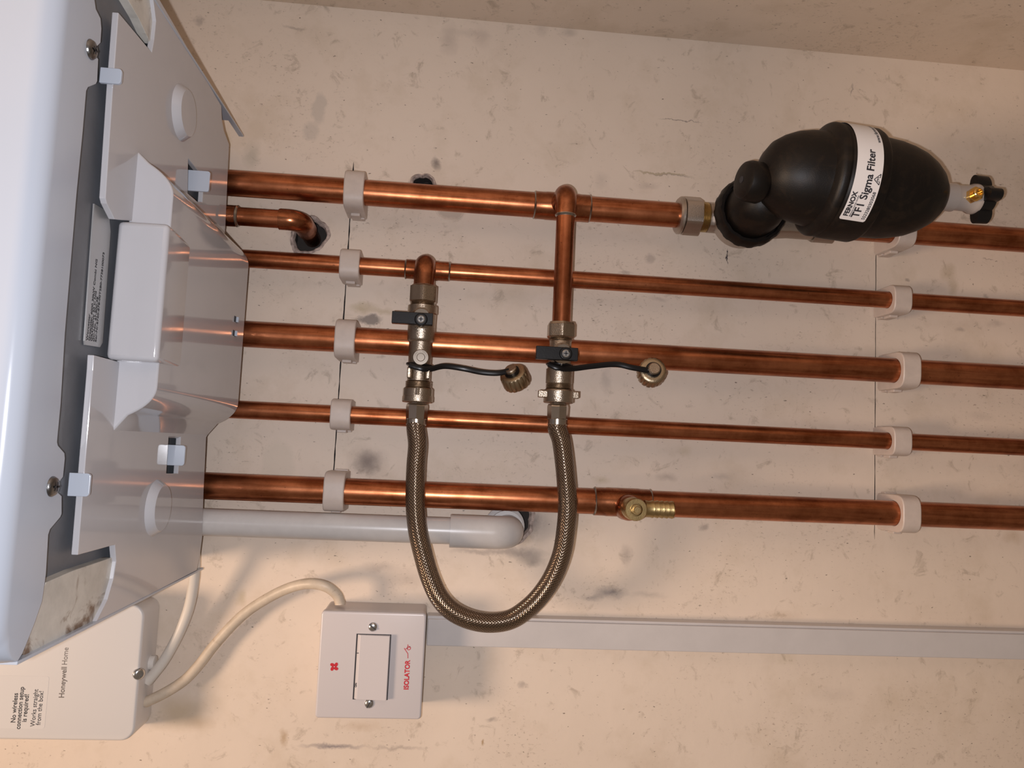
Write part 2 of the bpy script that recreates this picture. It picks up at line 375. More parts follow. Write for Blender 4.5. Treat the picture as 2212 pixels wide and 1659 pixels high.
MAT['wall_r'] = wall_mat('painted_board_side', (.66, .54, .43), [], seed=3.7)
def irregular(cx, cz, r, n=36, amp=.10, sd=0):
    out = []
    for i in range(n):
        t = 2 * PI * i / n
        k = 1 + amp * (.6 * math.sin(2 * t + sd) + .5 * math.sin(3 * t + 2.1 * sd) + .35 * math.sin(5 * t + .7 * sd) + .25 * math.sin(9 * t + sd * 3.3))
        out.append((cx + r * k * math.cos(t), cz + r * k * math.sin(t)))
    return out
bm = bmesh.new(); box(bm, -.75, .3955, 0, .03, .62, 2.3)
wall = fin('wall_back', bm, 'wall'); wall['kind'] = 'structure'
cut = bmesh.new()
HOLES = []
c1 = P(668, 508, 0); HOLES.append((c1, .0150, 3))
c2 = P(914, 398, 0); HOLES.append((c2, .0095, 5))
c3 = P(1108, 1122, 0); HOLES.append((c3, .0185, 8))
for c, r, sd in HOLES: prism(cut, [V((x, -.002, z)) for x, z in irregular(c.x, c.z, r, sd=sd)], (0, .022, 0))
def slot(xa, xb, z, w, sd):
    rnd = random.Random(sd); n = 40; top, bot = [], []
    for i in range(n + 1):
        x = xa + (xb - xa) * i / n; ww = w * (.55 + .7 * rnd.random()) * (1 if 0 < i < n else .2)
        j = rnd.uniform(-.0001, .0001)
        top.append(V((x, -.002, z + j + ww / 2))); bot.append(V((x, -.002, z + j - ww / 2)))
    prism(cut, top + bot[::-1], (0, .006, 0))
slot(P(765, 350, 0).x, P(722, 1035, 0).x, 1.4942, .0011, 1)
slot(P(1893, 530, 0).x, P(1888, 1165, 0).x, 1.0005, .0007, 2)
co_ = fin('cutter', cut, 'hole')
md = wall.modifiers.new('holes', 'BOOLEAN'); md.object = co_; md.operation = 'DIFFERENCE'; md.solver = 'EXACT'
bpy.context.view_layer.update()
nm = bpy.data.meshes.new_from_object(wall.evaluated_get(bpy.context.evaluated_depsgraph_get()))
wall.modifiers.clear(); wall.data = nm; nm.name = 'wall_back'
nm.materials.clear(); nm.materials.append(MAT['wall']); nm.materials.append(MAT['hole'])
for p in nm.polygons:
    p.material_index = 1 if (.0003 < p.center.y < .025 and -.7 < p.center.x < .39 and .7 < p.center.z < 2.2) else 0
bpy.data.objects.remove(co_)
def rim(c, r, sd, w=.004):
    b = bmesh.new(); rnd = random.Random(sd + 50); n = 40; rings = []
    base = irregular(c.x, c.z, r, n, .10, sd)
    for k, (kk, yy) in enumerate(((.90, .005), (.99, -.0002), (1.09, -.0006), (1.20, .0004))):
        rings.append([b.verts.new((c.x + (x - c.x) * kk * rnd.uniform(.975, 1.025), yy - rnd.uniform(0, .0008) * (k in (1, 2)), c.z + (z - c.z) * kk * rnd.uniform(.975, 1.025))) for x, z in base])
    for i in range(3): bridge(b, rings[i], rings[i + 1])
    return fin('crumbled_edge', b, 'plaster', wall, smooth=60)
rim(c1, .0150, 3); rim(c2, .0095, 5); rim(c3, .0180, 8)
b = bmesh.new(); cc = P(972, 446, 0); lathe(b, V((cc.x, .001, cc.z)), OUT, [(0, .0142), (.0014, .0140), (.0016, .0136), (.0013, .0128), (.0011, .0004)], 48)
fin('filled_plug', b, 'wall', wall, smooth=60)
bm = bmesh.new(); box(bm, .3955, .43, -.9, .03, .62, 2.3)
wr = fin('wall_right', bm, 'wall_r', bevel=.0015); wr['kind'] = 'structure'

# ================================================================== COPPER PIPES
def px_x(px, py, d): return P(px, py, d).x
PX = {1: (.2150, .027, .011), 2: (.1513, .0235, .0075), 3: (.0862, .027, .011), 4: (.0226, .0235, .0075), 5: (-.0415, .027, .011)}
ZT, ZBOT = 1.611, .70
def vpipe(name, k, z0, z1, parent, nm='pipe'):
    x, y, r = PX[k]; b = bmesh.new(); lathe(b, V((x, -y, z0)), Z_, [(0, r), (z1 - z0, r)], 48); return fin(nm, b, 'copper', parent, smooth=40)
def socket(parent, x, y, z0, z1, r, wall_=.0009, beads=True, nm='tee'):
    b = bmesh.new(); R = r + wall_
    lathe(b, V((x, -y, z0)), Z_, [(0, r), (.0002, R), (.009, R), (.0105, R + .0003), (z1 - z0 - .0105, R + .0003), (z1 - z0 - .009, R), (z1 - z0 - .0002, R), (z1 - z0, r)], 48)
    o = fin(nm, b, 'copper_fit', parent, smooth=40)
    if beads:
        for z in (z0, z1):
            b = bmesh.new(); lathe(b, V((x, -y, z)), Z_, [(-.0012, r), (-.0007, r + .0007), (0, r + .0012), (.0006, r + .0007), (.0010, r)], 48, rf=lambda i, t: 1 + .02 * math.sin(3 * t + z * 900))
            fin('solder_ring', b, 'solder', parent, smooth=60)
    return o
# --- pipe 1 with its tee and branch
p1 = thing('copper_pipe', 'thick upper copper pipe with a tee, running from the boiler into the black filter', 'pipe', (PX[1][0], -PX[1][1], 1.4))
zn = P(1470, 460, .027).z
vpipe('pipe', 1, zn, ZT, p1)
zt = P(1214, 440, .03).z
socket(p1, PX[1][0], PX[1][1], P(1272, 450, .027).z, P(1155, 430, .027).z, .011)
YB = .068                                             # distance of the right branch from the wall
zB = P(1218, 560, YB).z
x0 = PX[1][0]
def branch(parent, x, y, z, r, yb, xend, rf):
    b = bmesh.new()   # stub out of the tee and the elbow, one swept fitting
    R = r + .0011; bend = .011
    pts = [V((x, -y, z)), V((x, -(y + rf), z))]
    pts = [V((x, -y, z)), V((x, -(yb - bend), z))]
    for k in range(1, 13):
        t = PI / 2 * k / 12; pts.append(V((x - bend + bend * math.cos(t), -(yb - bend) - bend * math.sin(t), z)))
    pts.append(V((x - bend - .009, -yb, z)))
    tube(b, pts, R, 40, ref=Z_)
    fin('elbow', b, 'copper_fit', parent, smooth=45)
    b = bmesh.new(); lathe(b, V((x - bend - .009, -yb, z)), -X_, [(-.0003, R), (.0003, R + .0001), (.0012, r + .0003), (.0018, r)], 40)
    fin('solder_ring', b, 'solder', parent, smooth=50)
    b = bmesh.new(); lathe(b, V((x - bend - .005, -yb, z)), -X_, [(0, r), (x - bend - .005 - xend, r)], 40)
    return fin('branch_pipe', b, 'copper_x', parent, smooth=40)
branch(p1, x0, PX[1][1], zB, .0076, YB, P(1215, 705, YB).x, .01)
# --- pipe 2
p2 = thing('copper_pipe', 'thin copper pipe second from the upper wall corner, with a tee feeding the left valve', 'pipe', (PX[2][0], -PX[2][1], 1.4))
vpipe('pipe', 2, ZBOT, ZT, p2)
socket(p2, PX[2][0], PX[2][1], P(970, 588, .0235).z, P(877, 580, .0235).z, .0075)
YA = .054
zA = P(916, 610, YA).z
branch(p2, PX[2][0], PX[2][1], zA, .0075, YA, P(917, 622, YA).x, .01)
# --- pipes 3,4,5
p3 = thing('copper_pipe', 'thick middle copper pipe running behind both valve levers', 'pipe', (PX[3][0], -PX[3][1], 1.4)); vpipe('pipe', 3, ZBOT, ZT, p3)
p4 = thing('copper_pipe', 'thin copper pipe passing behind the steel ends of the braided hose', 'pipe', (PX[4][0], -PX[4][1], 1.4)); vpipe('pipe', 4, ZBOT, ZT, p4)
p5 = thing('copper_pipe', 'thick copper pipe beside the white plastic pipe, carrying the brass drain cock', 'pipe', (PX[5][0], -PX[5][1], 1.4)); vpipe('pipe', 5, ZBOT, ZT, p5)
socket(p5, PX[5][0], PX[5][1], P(1402, 1100, .027).z, P(1283, 1090, .027).z, .011)
# --- pipe below the filter
p6 = thing('copper_pipe', 'thick copper pipe coming out below the black filter at the picture edge', 'pipe', (PX[1][0], -PX[1][1], .9))
vpipe('pipe', 1, ZBOT, P(1800, 500, .027).z, p6)
# --- short pipe into the wall
g = P(650, 477, .040); g0 = P(500, 464, .040)
sp_ = thing('copper_pipe', 'short copper pipe under the boiler that bends into a broken hole in the wall', 'pipe', (g.x, g.y, g.z))
b = bmesh.new(); lathe(b, V((g.x, g.y, g.z + .012)), Z_, [(0, .0075), (ZT - g.z - .012, .0075)], 36); fin('pipe', b, 'copper', sp_, smooth=40)
b = bmesh.new(); bend = .011
pts = [V((g.x, g.y, P(604, 470, .04).z)), V((g.x, g.y, g.z + bend))]
for k in range(1, 13):
    t = PI / 2 * k / 12; pts.append(V((g.x, g.y + bend - bend * math.cos(t), g.z + bend - bend * math.sin(t))))
pts.append(V((g.x, -.012, g.z)))
tube(b, pts, .0087, 36); fin('elbow', b, 'copper_fit', sp_, smooth=45)
b = bmesh.new(); lathe(b, V((g.x, -.012, g.z)), Y_, [(0, .0075), (.030, .0075)], 32); fin('wall_stub', b, 'copper_fit', sp_, smooth=40)
zc = P(514, 465, .04).z
b = bmesh.new(); lathe(b, V((g.x, g.y, zc)), Z_, [(0, .0075), (.0003, .0086), (.012, .0087), (.03, .0087)], 36); fin('coupling', b, 'copper_fit', sp_, smooth=40)
b = bmesh.new(); lathe(b, V((g.x, g.y, zc)), Z_, [(-.0012, .0075), (-.0004, .0083), (.0006, .0090), (.0012, .0087)], 36); fin('solder_ring', b, 'solder', sp_, smooth=60)

# ================================================================== PIPE CLIPS
def clip(k, z, label, group, tilt=0.0):
    x, y, r = PX[k]; n = 64; w = r + .0055; top = y + r + .0045; hz = .0083
    b = bmesh.new()
    def outer(t):
        c, s = math.cos(t), math.sin(t)      # c: along x, s: away from wall
        ly = (top - y) if s > 0 else y - .0003
        p = 3.2 if s > 0 else 30
        k_ = (abs(c / w) ** p + abs(s / ly) ** p) ** (-1 / p)
        return k_
    rings = []
    for zz, ins in ((-hz, .0006), (-hz + .0008, 0), (hz - .0008, 0), (hz, .0006)):
        rings.append([b.verts.new((x + math.cos(2 * PI * i / n) * (outer(2 * PI * i / n) - ins), -(y + math.sin(2 * PI * i / n) * (outer(2 * PI * i / n) - ins)), z + zz)) for i in range(n)])
    inn = [[b.verts.new((x + math.cos(2 * PI * i / n) * (r + .0002), -(y + math.sin(2 * PI * i / n) * (r + .0002)), z + zz)) for i in range(n)] for zz in (hz, -hz)]
    seq = rings + inn
    for i in range(len(seq)): bridge(b, seq[i], seq[(i + 1) % len(seq)])
    t = thing('pipe_clip', label, 'pipe clip', (x, 0, z), group)
    o = fin('strap_loop', b, 'clip', t, smooth=35)
    b = bmesh.new(); box(b, x - w - .0012, x + w + .0012, -.0075, -.0002, z - hz * .72 - .0008, z + hz * .55); fin('foot', b, 'clip', t, bevel=.0006)
    b = bmesh.new(); box(b, x - w - .0022, x - w + .0008, -.020, -.0102, z - .004, z + .004); fin('catch', b, 'clip', t, bevel=.0006)
G1, G2 = 'pipe clips under the boiler', 'pipe clips on the lower board joint'
names = {1: ('on the thick pipe leading to the filter', 'behind the black filter'), 2: ('left of the tee on the second pipe', 'on the thin pipe nearest the black filter'),
         3: ('on the thick middle pipe', 'on the thick middle pipe'), 4: ('left of the hose ends on a thin pipe', 'on the thin pipe level with the hose'), 5: ('yellowed, beside the white plastic pipe', 'on the thick pipe with the drain cock')}
for k in range(1, 6):
    clip(k, 1.4872 + (.0005 * ((k * 7) % 3 - 1)), 'white pipe clip close to the boiler, ' + names[k][0], G1)
for k in range(1, 6):
    clip(k, .9945 + (-.004 if k in (3, 5) else 0), 'white pipe clip far below the boiler, ' + names[k][1], G2)

# ================================================================== FILLING LOOP VALVES
def mk(depth, zc, px0):
    D = (H - depth) / F * 1.0
    def X(py):   # world x where the axis (z = zc, that depth) meets image row py
        lo_, hi_ = -.5, .5
        for _ in range(40):
            m_ = (lo_ + hi_) / 2; q = V((m_, -depth, zc)) - EYE; c = RT * q.x + IN * q.y + UP * q.z
            if CY + F * c.y / c.z > py: lo_ = m_
            else: hi_ = m_
        return (lo_ + hi_) / 2
    return X, D * 1.003
def lathx(b, X, D, depth, zc, prof, n=40, rf=None, ph=0.0):
    x0_ = X(prof[0][0])
    lathe(b, V((x0_, -depth, zc)), -X_, [(x0_ - X(py), hw * D) for py, hw in prof], n, rf, ph=ph, ref=Z_)
hx = lambda i, t: min(hexf(i, t) * 1.0, .965)
def thread(y0, y1, hw, n=4):
    out = []
    for i in range(n):
        a = y0 + (y1 - y0) * i / n; c = (y1 - y0) / n
        out += [(a, hw - 2.2), (a + c * .5, hw), (a + c * .999, hw - 2.2)]
    return out
def crosshead(b, c, d, r, h):
    lathe(b, c, d, [(0, r), (h * .6, r), (h, r * .8)], 28)
def crossslot(b, c, d, r, lift):
    a, e = frame(d)
    for u, w in ((a, e), (e, a)):
        pts = [c + d * lift + u * sx * r * .62 + w * sy * r * .13 for sx, sy in ((-1, -1), (1, -1), (1, 1), (-1, 1))]
        prism(b, pts, d * .0002)
def valve(depth, zc, pts_kind, label):
    X, D = mk(depth, zc, 0)
    t = thing('filling_valve', label, 'valve', (X(740), -depth, zc), 'filling loop valves')
    if pts_kind == 'A':
        b = bmesh.new(); lathx(b, X, D, depth, zc, [(616.5, 22), (617, 27), (620, 30.5), (621, 33), (652, 33), (656, 28), (656.2, 22)], 48, hx, PI / 6); fin('compression_nut', b, 'nickel', t, smooth=14)
        b = bmesh.new(); lathx(b, X, D, depth, zc, [(655, 20)] + thread(655.5, 661, 27, 2) + [(661.5, 27), (662, 31.5), (678, 32), (680, 30), (700, 29.5), (732, 29.5), (737, 28), (740, 25), (795, 24.5), (823, 24.5), (823.2, 22)] + thread(824, 839, 28.5) + [(840, 20)], 48); fin('valve_body', b, 'nickel', t, smooth=35)
        b = bmesh.new()
        for s in (-1, 1):
            xa, xb = X(820), X(796); c = zc + s * 20 * D
            box(b, xa, xb, -depth - .0110, -depth + .005, c - 4.2 * D, c + 4.2 * D)
        fin('body_flat', b, 'nickel', t, bevel=.0008)
        lp, lv0, lv1, sc = (909.5, 690), 846, 935, 689
        py0, py1 = 675, 701
    else:
        b = bmesh.new(); lathx(b, X, D, depth, zc, [(697, 22), (697.3, 30), (702, 32), (703, 33.3), (728, 33.3), (732, 28), (732.3, 22)], 48, hx, PI / 6); fin('compression_nut', b, 'nickel', t, smooth=14)
        b = bmesh.new(); lathx(b, X, D, depth, zc, [(731, 20)] + thread(732, 738, 26, 2) + [(738.5, 24), (760, 24.5), (785, 25), (797, 26), (798, 28.8), (829, 28.8), (830, 27)] + thread(830.5, 841, 29, 3) + [(842, 20)], 48); fin('valve_body', b, 'nickel', t, smooth=35)
        lp, lv0, lv1, sc = (1222, 764), 1158, 1249, 764
        py0, py1 = 750, 778
    # boss, lever and screw in front of the body
    dl = depth + .0215; cl = P(lp[0], lp[1], dl)
    b = bmesh.new(); lathe(b, V((X(sc + 3), -depth - .004, zc)), OUT, [(0, .0085), (.0095, .0085), (.0115, .0065), (.0140, .0065)], 36); fin('stem_boss', b, 'nickel_smooth', t, smooth=35)
    b = bmesh.new()
    a0 = P(lv0, lp[1], dl).z; a1 = P(lv1, lp[1], dl).z; xt = P(lp[0], py0, dl).x; xb_ = P(lp[0], py1, dl).x
    box(b, xb_, xt, -dl, -dl + .0062, a1, a0)
    lathe(b, V((cl.x, -dl + .006, cl.z)), OUT, [(0, .0052), (.0066, .0052), (.0073, .0046)], 32)
    lev = fin('lever', b, 'black', t, bevel=.0007, smooth=35); lev['label'] = 'black plastic lever'
    b = bmesh.new(); c = V((cl.x, -dl - .0006, cl.z)); crosshead(b, c, OUT, .0031, .0013); s_ = fin('screw', b, 'chrome', lev, smooth=35)
    b = bmesh.new(); crossslot(b, c, OUT, .0031, .0013); fin('screw_recess', b, 'ink', lev)
    if pts_kind == 'A':
        q = P(909, 772, depth + .010)
        b = bmesh.new(); lathe(b, V((q.x, -depth - .004, q.z)), OUT, [(0, .0066), (.0072, .0066), (.0078, .0060), (.0078, .0049), (.0070, .0048), (.0070, .0034), (.0076, .0030), (.0076, .0001)], 40); fin('check_port', b, 'nickel_smooth', t, smooth=35)
    return t, X, D
vA, XA, DA = valve(YA, zA, 'A', 'nickel valve with a round check port, left one of the two on the hose')
vB, XB, DB = valve(YB, zB, 'B', 'nickel valve below the long copper branch, right one of the two on the hose')

# ================================================================== BRAIDED HOSE
hz = thing('braided_hose', 'U shaped braided steel hose hanging between the two valves', 'hose', tuple(P(1058, 1345, .066)))
hp = [(905.5, 905), (904, 925), (902, 960), (899, 1000), (897, 1050), (897.5, 1100), (903, 1150), (916, 1205), (930, 1250), (949, 1290), (975, 1318), (1012, 1337), (1056, 1345), (1100, 1339), (1135, 1318), (1166, 1288), (1194, 1246), (1214, 1195), (1223, 1140), (1226, 1090), (1223, 1040), (1218, 990), (1212, 950), (1209.5, 925), (1209.3, 905)]
n = len(hp)
pts = []
for i, (a, c) in enumerate(hp):
    f = i / (n - 1); d = YA * (1 - f) + YB * f + .006 * math.sin(PI * f)
    pts.append(P(a, c, d))
pts[0].z = pts[1].z = zA; pts[-1].z = pts[-2].z = zB
b = bmesh.new(); tube(b, smoothpath(pts, 10), .0077, 48, uv=True, ref=Z_); fin('braid', b, 'braid', hz, smooth=60)
for X, D, d, zc, kind in ((XA, DA, YA, zA, 'A'), (XB, DB, YB, zB, 'B')):
    o_ = 0 if kind == 'A' else 1.5
    b = bmesh.new(); f8 = lambda i, t: hexf(i, t, 8)
    lathx(b, X, D, d, zc, [(866, 15), (872 + o_, 15.2), (872.2 + o_, 21.5), (876 + o_, 23), (878 + o_, 23.4), (880 + o_, 23.4), (904, 22.6), (906, 22.4)], 48, f8, PI / 8)
    lathx(b, X, D, d, zc, [(904, 20), (906, 22.5), (917, 22), (918.5, 20.5), (918.6, 15)], 48)
    fin('ferrule', b, 'nickel_smooth', hz, smooth=14)
    b = bmesh.new()
    if kind == 'A':
        lathx(b, X, D, d, zc, [(838.5, 25), (838.7, 30), (841, 32), (857, 32), (857.5, 33), (868, 33), (869.5, 31.5), (869.6, 14)], 48, lambda i, t: 1.0)
        lathx(b, X, D, d, zc, [(840, 20), (840.1, 34.3), (855, 34.3), (855.1, 20)], 48, hx, PI / 6)
        fin('hose_nut', b, 'nickel', hz, smooth=14)
    else:
        lathx(b, X, D, d, zc, [(841, 25), (841.2, 29), (843, 31), (844, 32), (869, 32.5), (871, 31.5), (871.2, 14)], 48)
        xa, xb = X(861), X(846)
        for s, x2 in ((1, 0), (-1, .0008)):
            box(b, xa + x2, xb + x2, -d - .004 * s - .0025, -d - .004 * s + .0025, min(zc + s * 26 * D, zc + s * 46 * D), max(zc + s * 26 * D, zc + s * 46 * D))
        fin('wing_nut', b, 'nickel', hz, smooth=30, bevel=.0009)

# ================================================================== BLANKING CAPS ON STRAPS
def cap(path, cpx, depth, axis, R, label, wrapc):
    c = P(cpx[0], cpx[1], depth); axis = V(axis).normalized()
    t = thing('blanking_cap', label, 'cap', tuple(c), 'blanking caps on straps')
    b = bmesh.new(); kn = lambda i, t_: 1.0 - .06 * (1 if (i % 4) == 0 else 0)
    lathe(b, c, -axis, [(-.0020, R * .70), (-.0018, R * .84), (-.0010, R * .92)], 64)
    lathe(b, c, -axis, [(-.0011, R * .90), (0, R * .97), (.0095, R), (.0105, R * .97), (.0105, R * .80), (.004, R * .78)], 64, kn)
    fin('knurled_cap', b, 'capm', t, smooth=35)
    b = bmesh.new(); lathe(b, c, axis, [(.0015, R * .33), (.0036, R * .33), (.0036, R * .44), (.0062, R * .43), (.0070, R * .36)], 36); fin('rivet', b, 'nickel', t, smooth=35)
    b = bmesh.new()
    pp = smoothpath([P(*q) for q in path], 8)
    tube(b, pp, .0023, 14, flat=.32, ref=V((0, -1, 0)))
    lathe(b, c + axis * .0021, axis, [(0, R * .55), (.0014, R * .55)], 28)
    # loop round the valve neck
    d_, zc, X, D, py, hw = wrapc
    ring = [V((X(py) + .0006 * math.sin(k), -d_ - math.cos(k) * hw * D, zc + math.sin(k) * hw * D)) for k in [2 * PI * i / 32 for i in range(33)]]
    tube(b, ring, .0012, 10, cap=False)
    o = fin('strap', b, 'strap', t, smooth=50); o['label'] = 'thin black rubber strap'
cap([(884, 788, YA + .012), (896, 792, YA + .0125), (912, 796, YA + .0125), (930, 797, YA + .010), (960, 791, YA + .006), (1000, 796, YA + .004), (1040, 804, YA + .006), (1075, 806, YA + .008), (1100, 801, YA + .011)],
    (1108, 808), YA + .006, (.62, -.62, .42), .0117, 'knurled metal cap seen from its side, on the strap of the left valve', (YA, zA, XA, DA, 789, 26))
cap([(1185, 786, YB + .011), (1200, 793, YB + .0125), (1215, 796, YB + .012), (1240, 796, YB + .008), (1280, 791, YB + .006), (1330, 787, YB + .005), (1365, 794, YB + .006), (1400, 800, YB + .006)],
    (1410, 801), YB + .002, (.22, -.97, .06), .0117, 'knurled metal cap facing the camera, on the strap of the right valve', (YB, zB, XB, DB, 789, 27))

# ================================================================== DRAIN COCK
dd = P(1364, 1099, .05)
dc = thing('drain_cock', 'small brass drain cock with a ribbed spout on the thick copper pipe', 'valve', (PX[5][0], -PX[5][1], dd.z))
b = bmesh.new(); lathe(b, V((dd.x, -.030, dd.z)), OUT, [(0, .0112), (.012, .0108), (.016, .0100), (.018, .0088)], 40); o = fin('boss', b, 'copper_fit', dc, smooth=40); o['label'] = 'copper boss soldered to the pipe'
de = P(1374, 1101, .066)
b = bmesh.new(); lathe(b, V((de.x, -.046, de.z)), OUT, [(0, .0086), (.006, .0088), (.0065, .0092), (.0195, .0092), (.0205, .0086), (.0205, .0052), (.0185, .0050), (.0185, .0048)], 48, lambda i, t: 1 + (.012 if i % 2 else 0)); fin('gland_nut', b, 'brass', dc, smooth=35)
b = bmesh.new(); lathe(b, V((de.x, -.064, de.z)), OUT, [(0, .0044), (.0035, .0044), (.0040, .0038), (.0040, .0030), (.0065, .0030), (.0070, .0026)], 32, lambda i, t: 1.0); fin('spindle', b, 'brass', dc, smooth=35)
zs = P(1392, 1101, .052).z; ze = P(1453, 1102, .052).z
prof = [(0, .0072)]
L = zs - ze
for i in range(5):
    s = L * (.15 + .17 * i); prof += [(s, .0066), (s + L * .14, .0074), (s + L * .145, .0066)]
prof += [(L, .0072), (L, .0050), (L * .6, .0050)]
b = bmesh.new(); lathe(b, V((de.x, -.052, zs)), -Z_, prof, 36, ph=0); fin('ribbed_spout', b, 'brass', dc, smooth=30)

# ================================================================== MAGNETIC FILTER
fx, fy = PX[1][0], .027
ft = thing('magnetic_filter', 'round black plastic filter with a white label, fitted on the upper pipe', 'filter', tuple(P(1850, 400, .10)))
zi = P(1462, 460, .027).z
b = bmesh.new(); Lz = zi - P(1511, 465, .027).z
lathe(b, V((fx, -fy, zi)), -Z_, [(0, .0113), (.0002, .0150), (.0018, .0165), (.0040, .0165), (.0042, .0150)], 48)
lathe(b, V((fx, -fy, zi - .004)), -Z_, [(0, .0150), (.0012, .0183), (Lz - .0052, .0183), (Lz - .004, .0155), (Lz - .004, .012)], 48, hx, PI / 6); fin('inlet_nut', b, 'satin', ft, smooth=14)
b = bmesh.new()
pr = [(0, .011)]
for i in range(5): pr += [(.0005 + i * .0014, .0124), (.0012 + i * .0014, .0133), (.0019 + i * .0014, .0124)]
pr += [(.0078, .0126)]
lathe(b, V((fx, -fy, zi - Lz + .0008)), -Z_, pr, 48)
fin('inlet_thread', b, 'brass', ft, smooth=30)
b = bmesh.new()
lathe(b, V((fx, -fy, zi - Lz - .0065)), -Z_, [(0, .0125), (.0004, .0138), (.022, .0138), (.034, .0165), (.050, .0165), (.075, .0138), (.098, .0138), (.099, .011)], 48, lambda i, t: min(hexf(i, t, 8) * 1.03, 1.0))
fr = P(1628, 452, .062)                     # centre of the swivel ring
lathe(b, V((fr.x, -.018, fr.z)), OUT, [(0, .020), (.012, .026), (.028, .0275), (.033, .0275)], 56)
fin('valve_block', b, 'satin', ft, smooth=14)
# outlet nut below
zo = zi - Lz - .105
b = bmesh.new(); lathe(b, V((fx, -fy, zo)), -Z_, [(0, .012), (.0002, .0165), (.019, .0165), (.021, .0125)], 48, hx, PI / 6); fin('outlet_nut', b, 'satin', ft, smooth=14)
# swivel ring
b = bmesh.new(); ringk = lambda i, t: 1.0 - (.02 if (i // 3) % 2 else 0)
lathe(b, V((fr.x, -.048, fr.z)), OUT, [(0, .0285), (.001, .0305), (.012, .0305), (.0145, .0290), (.0145, .0265), (.010, .0260)], 96, ringk); fin('swivel_ring', b, 'rubber', ft, smooth=40)
# head : neck from the ring bending down into the vessel
tilt = math.radians(4.5)
axd = V((-math.sin(tilt), 0, -math.cos(tilt)))          # down the vessel
vt = P(1652, 395, .105); vb = P(2049, 402, .105)
AX = P(1850, 401, .105)
b = bmesh.new()
lathe(b, V((fr.x, -.050, fr.z)), OUT, [(0, .0245), (.010, .0245), (.020, .0238), (.032, .0215), (.042, .016), (.047, .008), (.0485, .0001)], 48, cap=False)
b2 = AX + axd * (-.002)
def S_(px): return AX.z - P(px - 12, 400, .105).z
prof = [(S_(1647), .0001), (S_(1650), .0085), (S_(1658), .0165), (S_(1672), .0245), (S_(1692), .0300), (S_(1716), .0342), (S_(1742), .0365), (S_(1762), .0373), (S_(1768), .0378), (S_(1773), .0420), (S_(1777), .0440), (S_(1782), .0449), (S_(1789), .0449), (S_(1790), .0440), (S_(1795), .0438)]
lathe(b, AX, axd, prof, 72, cap=False, ref=Y_)
fin('filter_head', b, 'rubber', ft, smooth=35)
prof = [(S_(1793), .0436), (S_(1797), .0444), (S_(1803), .0452), (S_(1866), .0452), (S_(1873), .0440), (S_(1878), .0408), (S_(1890), .0400), (S_(1925), .0390), (S_(1950), .0372), (S_(1976), .0342), (S_(2000), .0295), (S_(2020), .0238), (S_(2034), .0175), (S_(2041), .011), (S_(2043), .0001)]
b = bmesh.new(); lathe(b, AX, axd, prof, 72, cap=False, ref=Y_); fin('filter_bowl', b, 'rubber', ft, smooth=35)
# air vent knob on the head
kb = P(1622, 392, .106)
b = bmesh.new()
ka = (Z_ * 1.0 + X_ * .04 + V((0, -.20, 0))).normalized()
lathe(b, kb - ka * .012, ka, [(-.004, .0118), (.001, .0128), (.0025, .0152), (.0045, .0163), (.0150, .0160), (.0185, .0146), (.0200, .0118), (.0205, .0035)], 48, ref=Y_)
fin('vent_knob', b, 'rubber', ft, smooth=40)
b = bmesh.new(); lathe(b, kb - ka * .012, ka, [(.0202, .0030), (.0208, .0030), (.0208, .0001)], 6); fin('vent_hole', b, 'ink', ft)
# label wrapped on the bowl
la, lb = frame(axd, Y_)
def onv(ang, s, r=.0456):
    # ang 0 faces the camera side (-y), positive towards +x
    ax_x = (X_ - axd * X_.dot(axd)).normalized()
    return AX + axd * s + OUT * (math.cos(ang) * r) + ax_x * (math.sin(ang) * r)
LA0, LA1 = math.radians(-58), math.radians(74)
s0, s1 = S_(1799), S_(1852)
b = bmesh.new(); nn = 48; rows = []
for j, s in enumerate((s0, s0 + .0006, s0 + .0012, s1 - .0012, s1 - .0006, s1)):
    ins = (.028, .010, 0, 0, .010, .028)[j]
    rows.append([b.verts.new(onv(LA0 + ins + (LA1 - LA0 - 2 * ins) * i / nn, s, .04535)) for i in range(nn + 1)])
for j in range(5):
    for i in range(nn): b.faces.new((rows[j][i], rows[j][i + 1], rows[j + 1][i + 1], rows[j + 1][i]))
lab = fin('label', b, 'label', ft, smooth=60); lab['label'] = 'white printed label'
def lt(body, size, a0, s, bold=0, xs=1.0, nm='lettering'):
    return text(body, size, None, (1, 0, 0), (0, 0, 1), 'ink', lab, nm, bold=bold, bend=lambda x, y: onv(a0 + x / .0455, s - y, .0455))
LW = s1 - s0
lt('FERNOX', .0051, LA0 + .075, s0 + LW * .25, bold=.00022)
lt('MAKING WATER WORK', .0016, LA0 + .075, s0 + LW * .36, bold=.00003)
lt('TF1 Sigma Filter', .0082, LA0 + .07, s0 + LW * .66, bold=.0002)
lt('5523280303068', .0035, LA0 + .05, s0 + LW * .93, bold=.00006)
lt('www.fernox.com', .0042, LA0 + 1.42, s0 + LW * .93, bold=.00008)
b = bmesh.new()
def lstroke(pts, w):
    for (u0, v0), (u1, v1) in zip(pts, pts[1:]):
        d = V((u1 - u0, v1 - v0)).normalized(); nx = V((-d.y, d.x)) * w / 2
        q = [(u0 + nx.x, v0 + nx.y), (u1 + nx.x, v1 + nx.y), (u1 - nx.x, v1 - nx.y), (u0 - nx.x, v0 - nx.y)]
        b.faces.new([b.verts.new(onv(LA0 + u / .0455, s0 + v, .0455)) for u, v in q])
lstroke([(.0305, LW * .95), (.0340, LW * .73), (.0385, LW * .95), (.0305, LW * .95)], .0006)
lstroke([(.0327, LW * .92), (.0328, LW * .86), (.0341, LW * .84), (.0342, LW * .92)], .0005); lstroke([(.0342, LW * .86), (.0356, LW * .85), (.0357, LW * .92)], .0005)
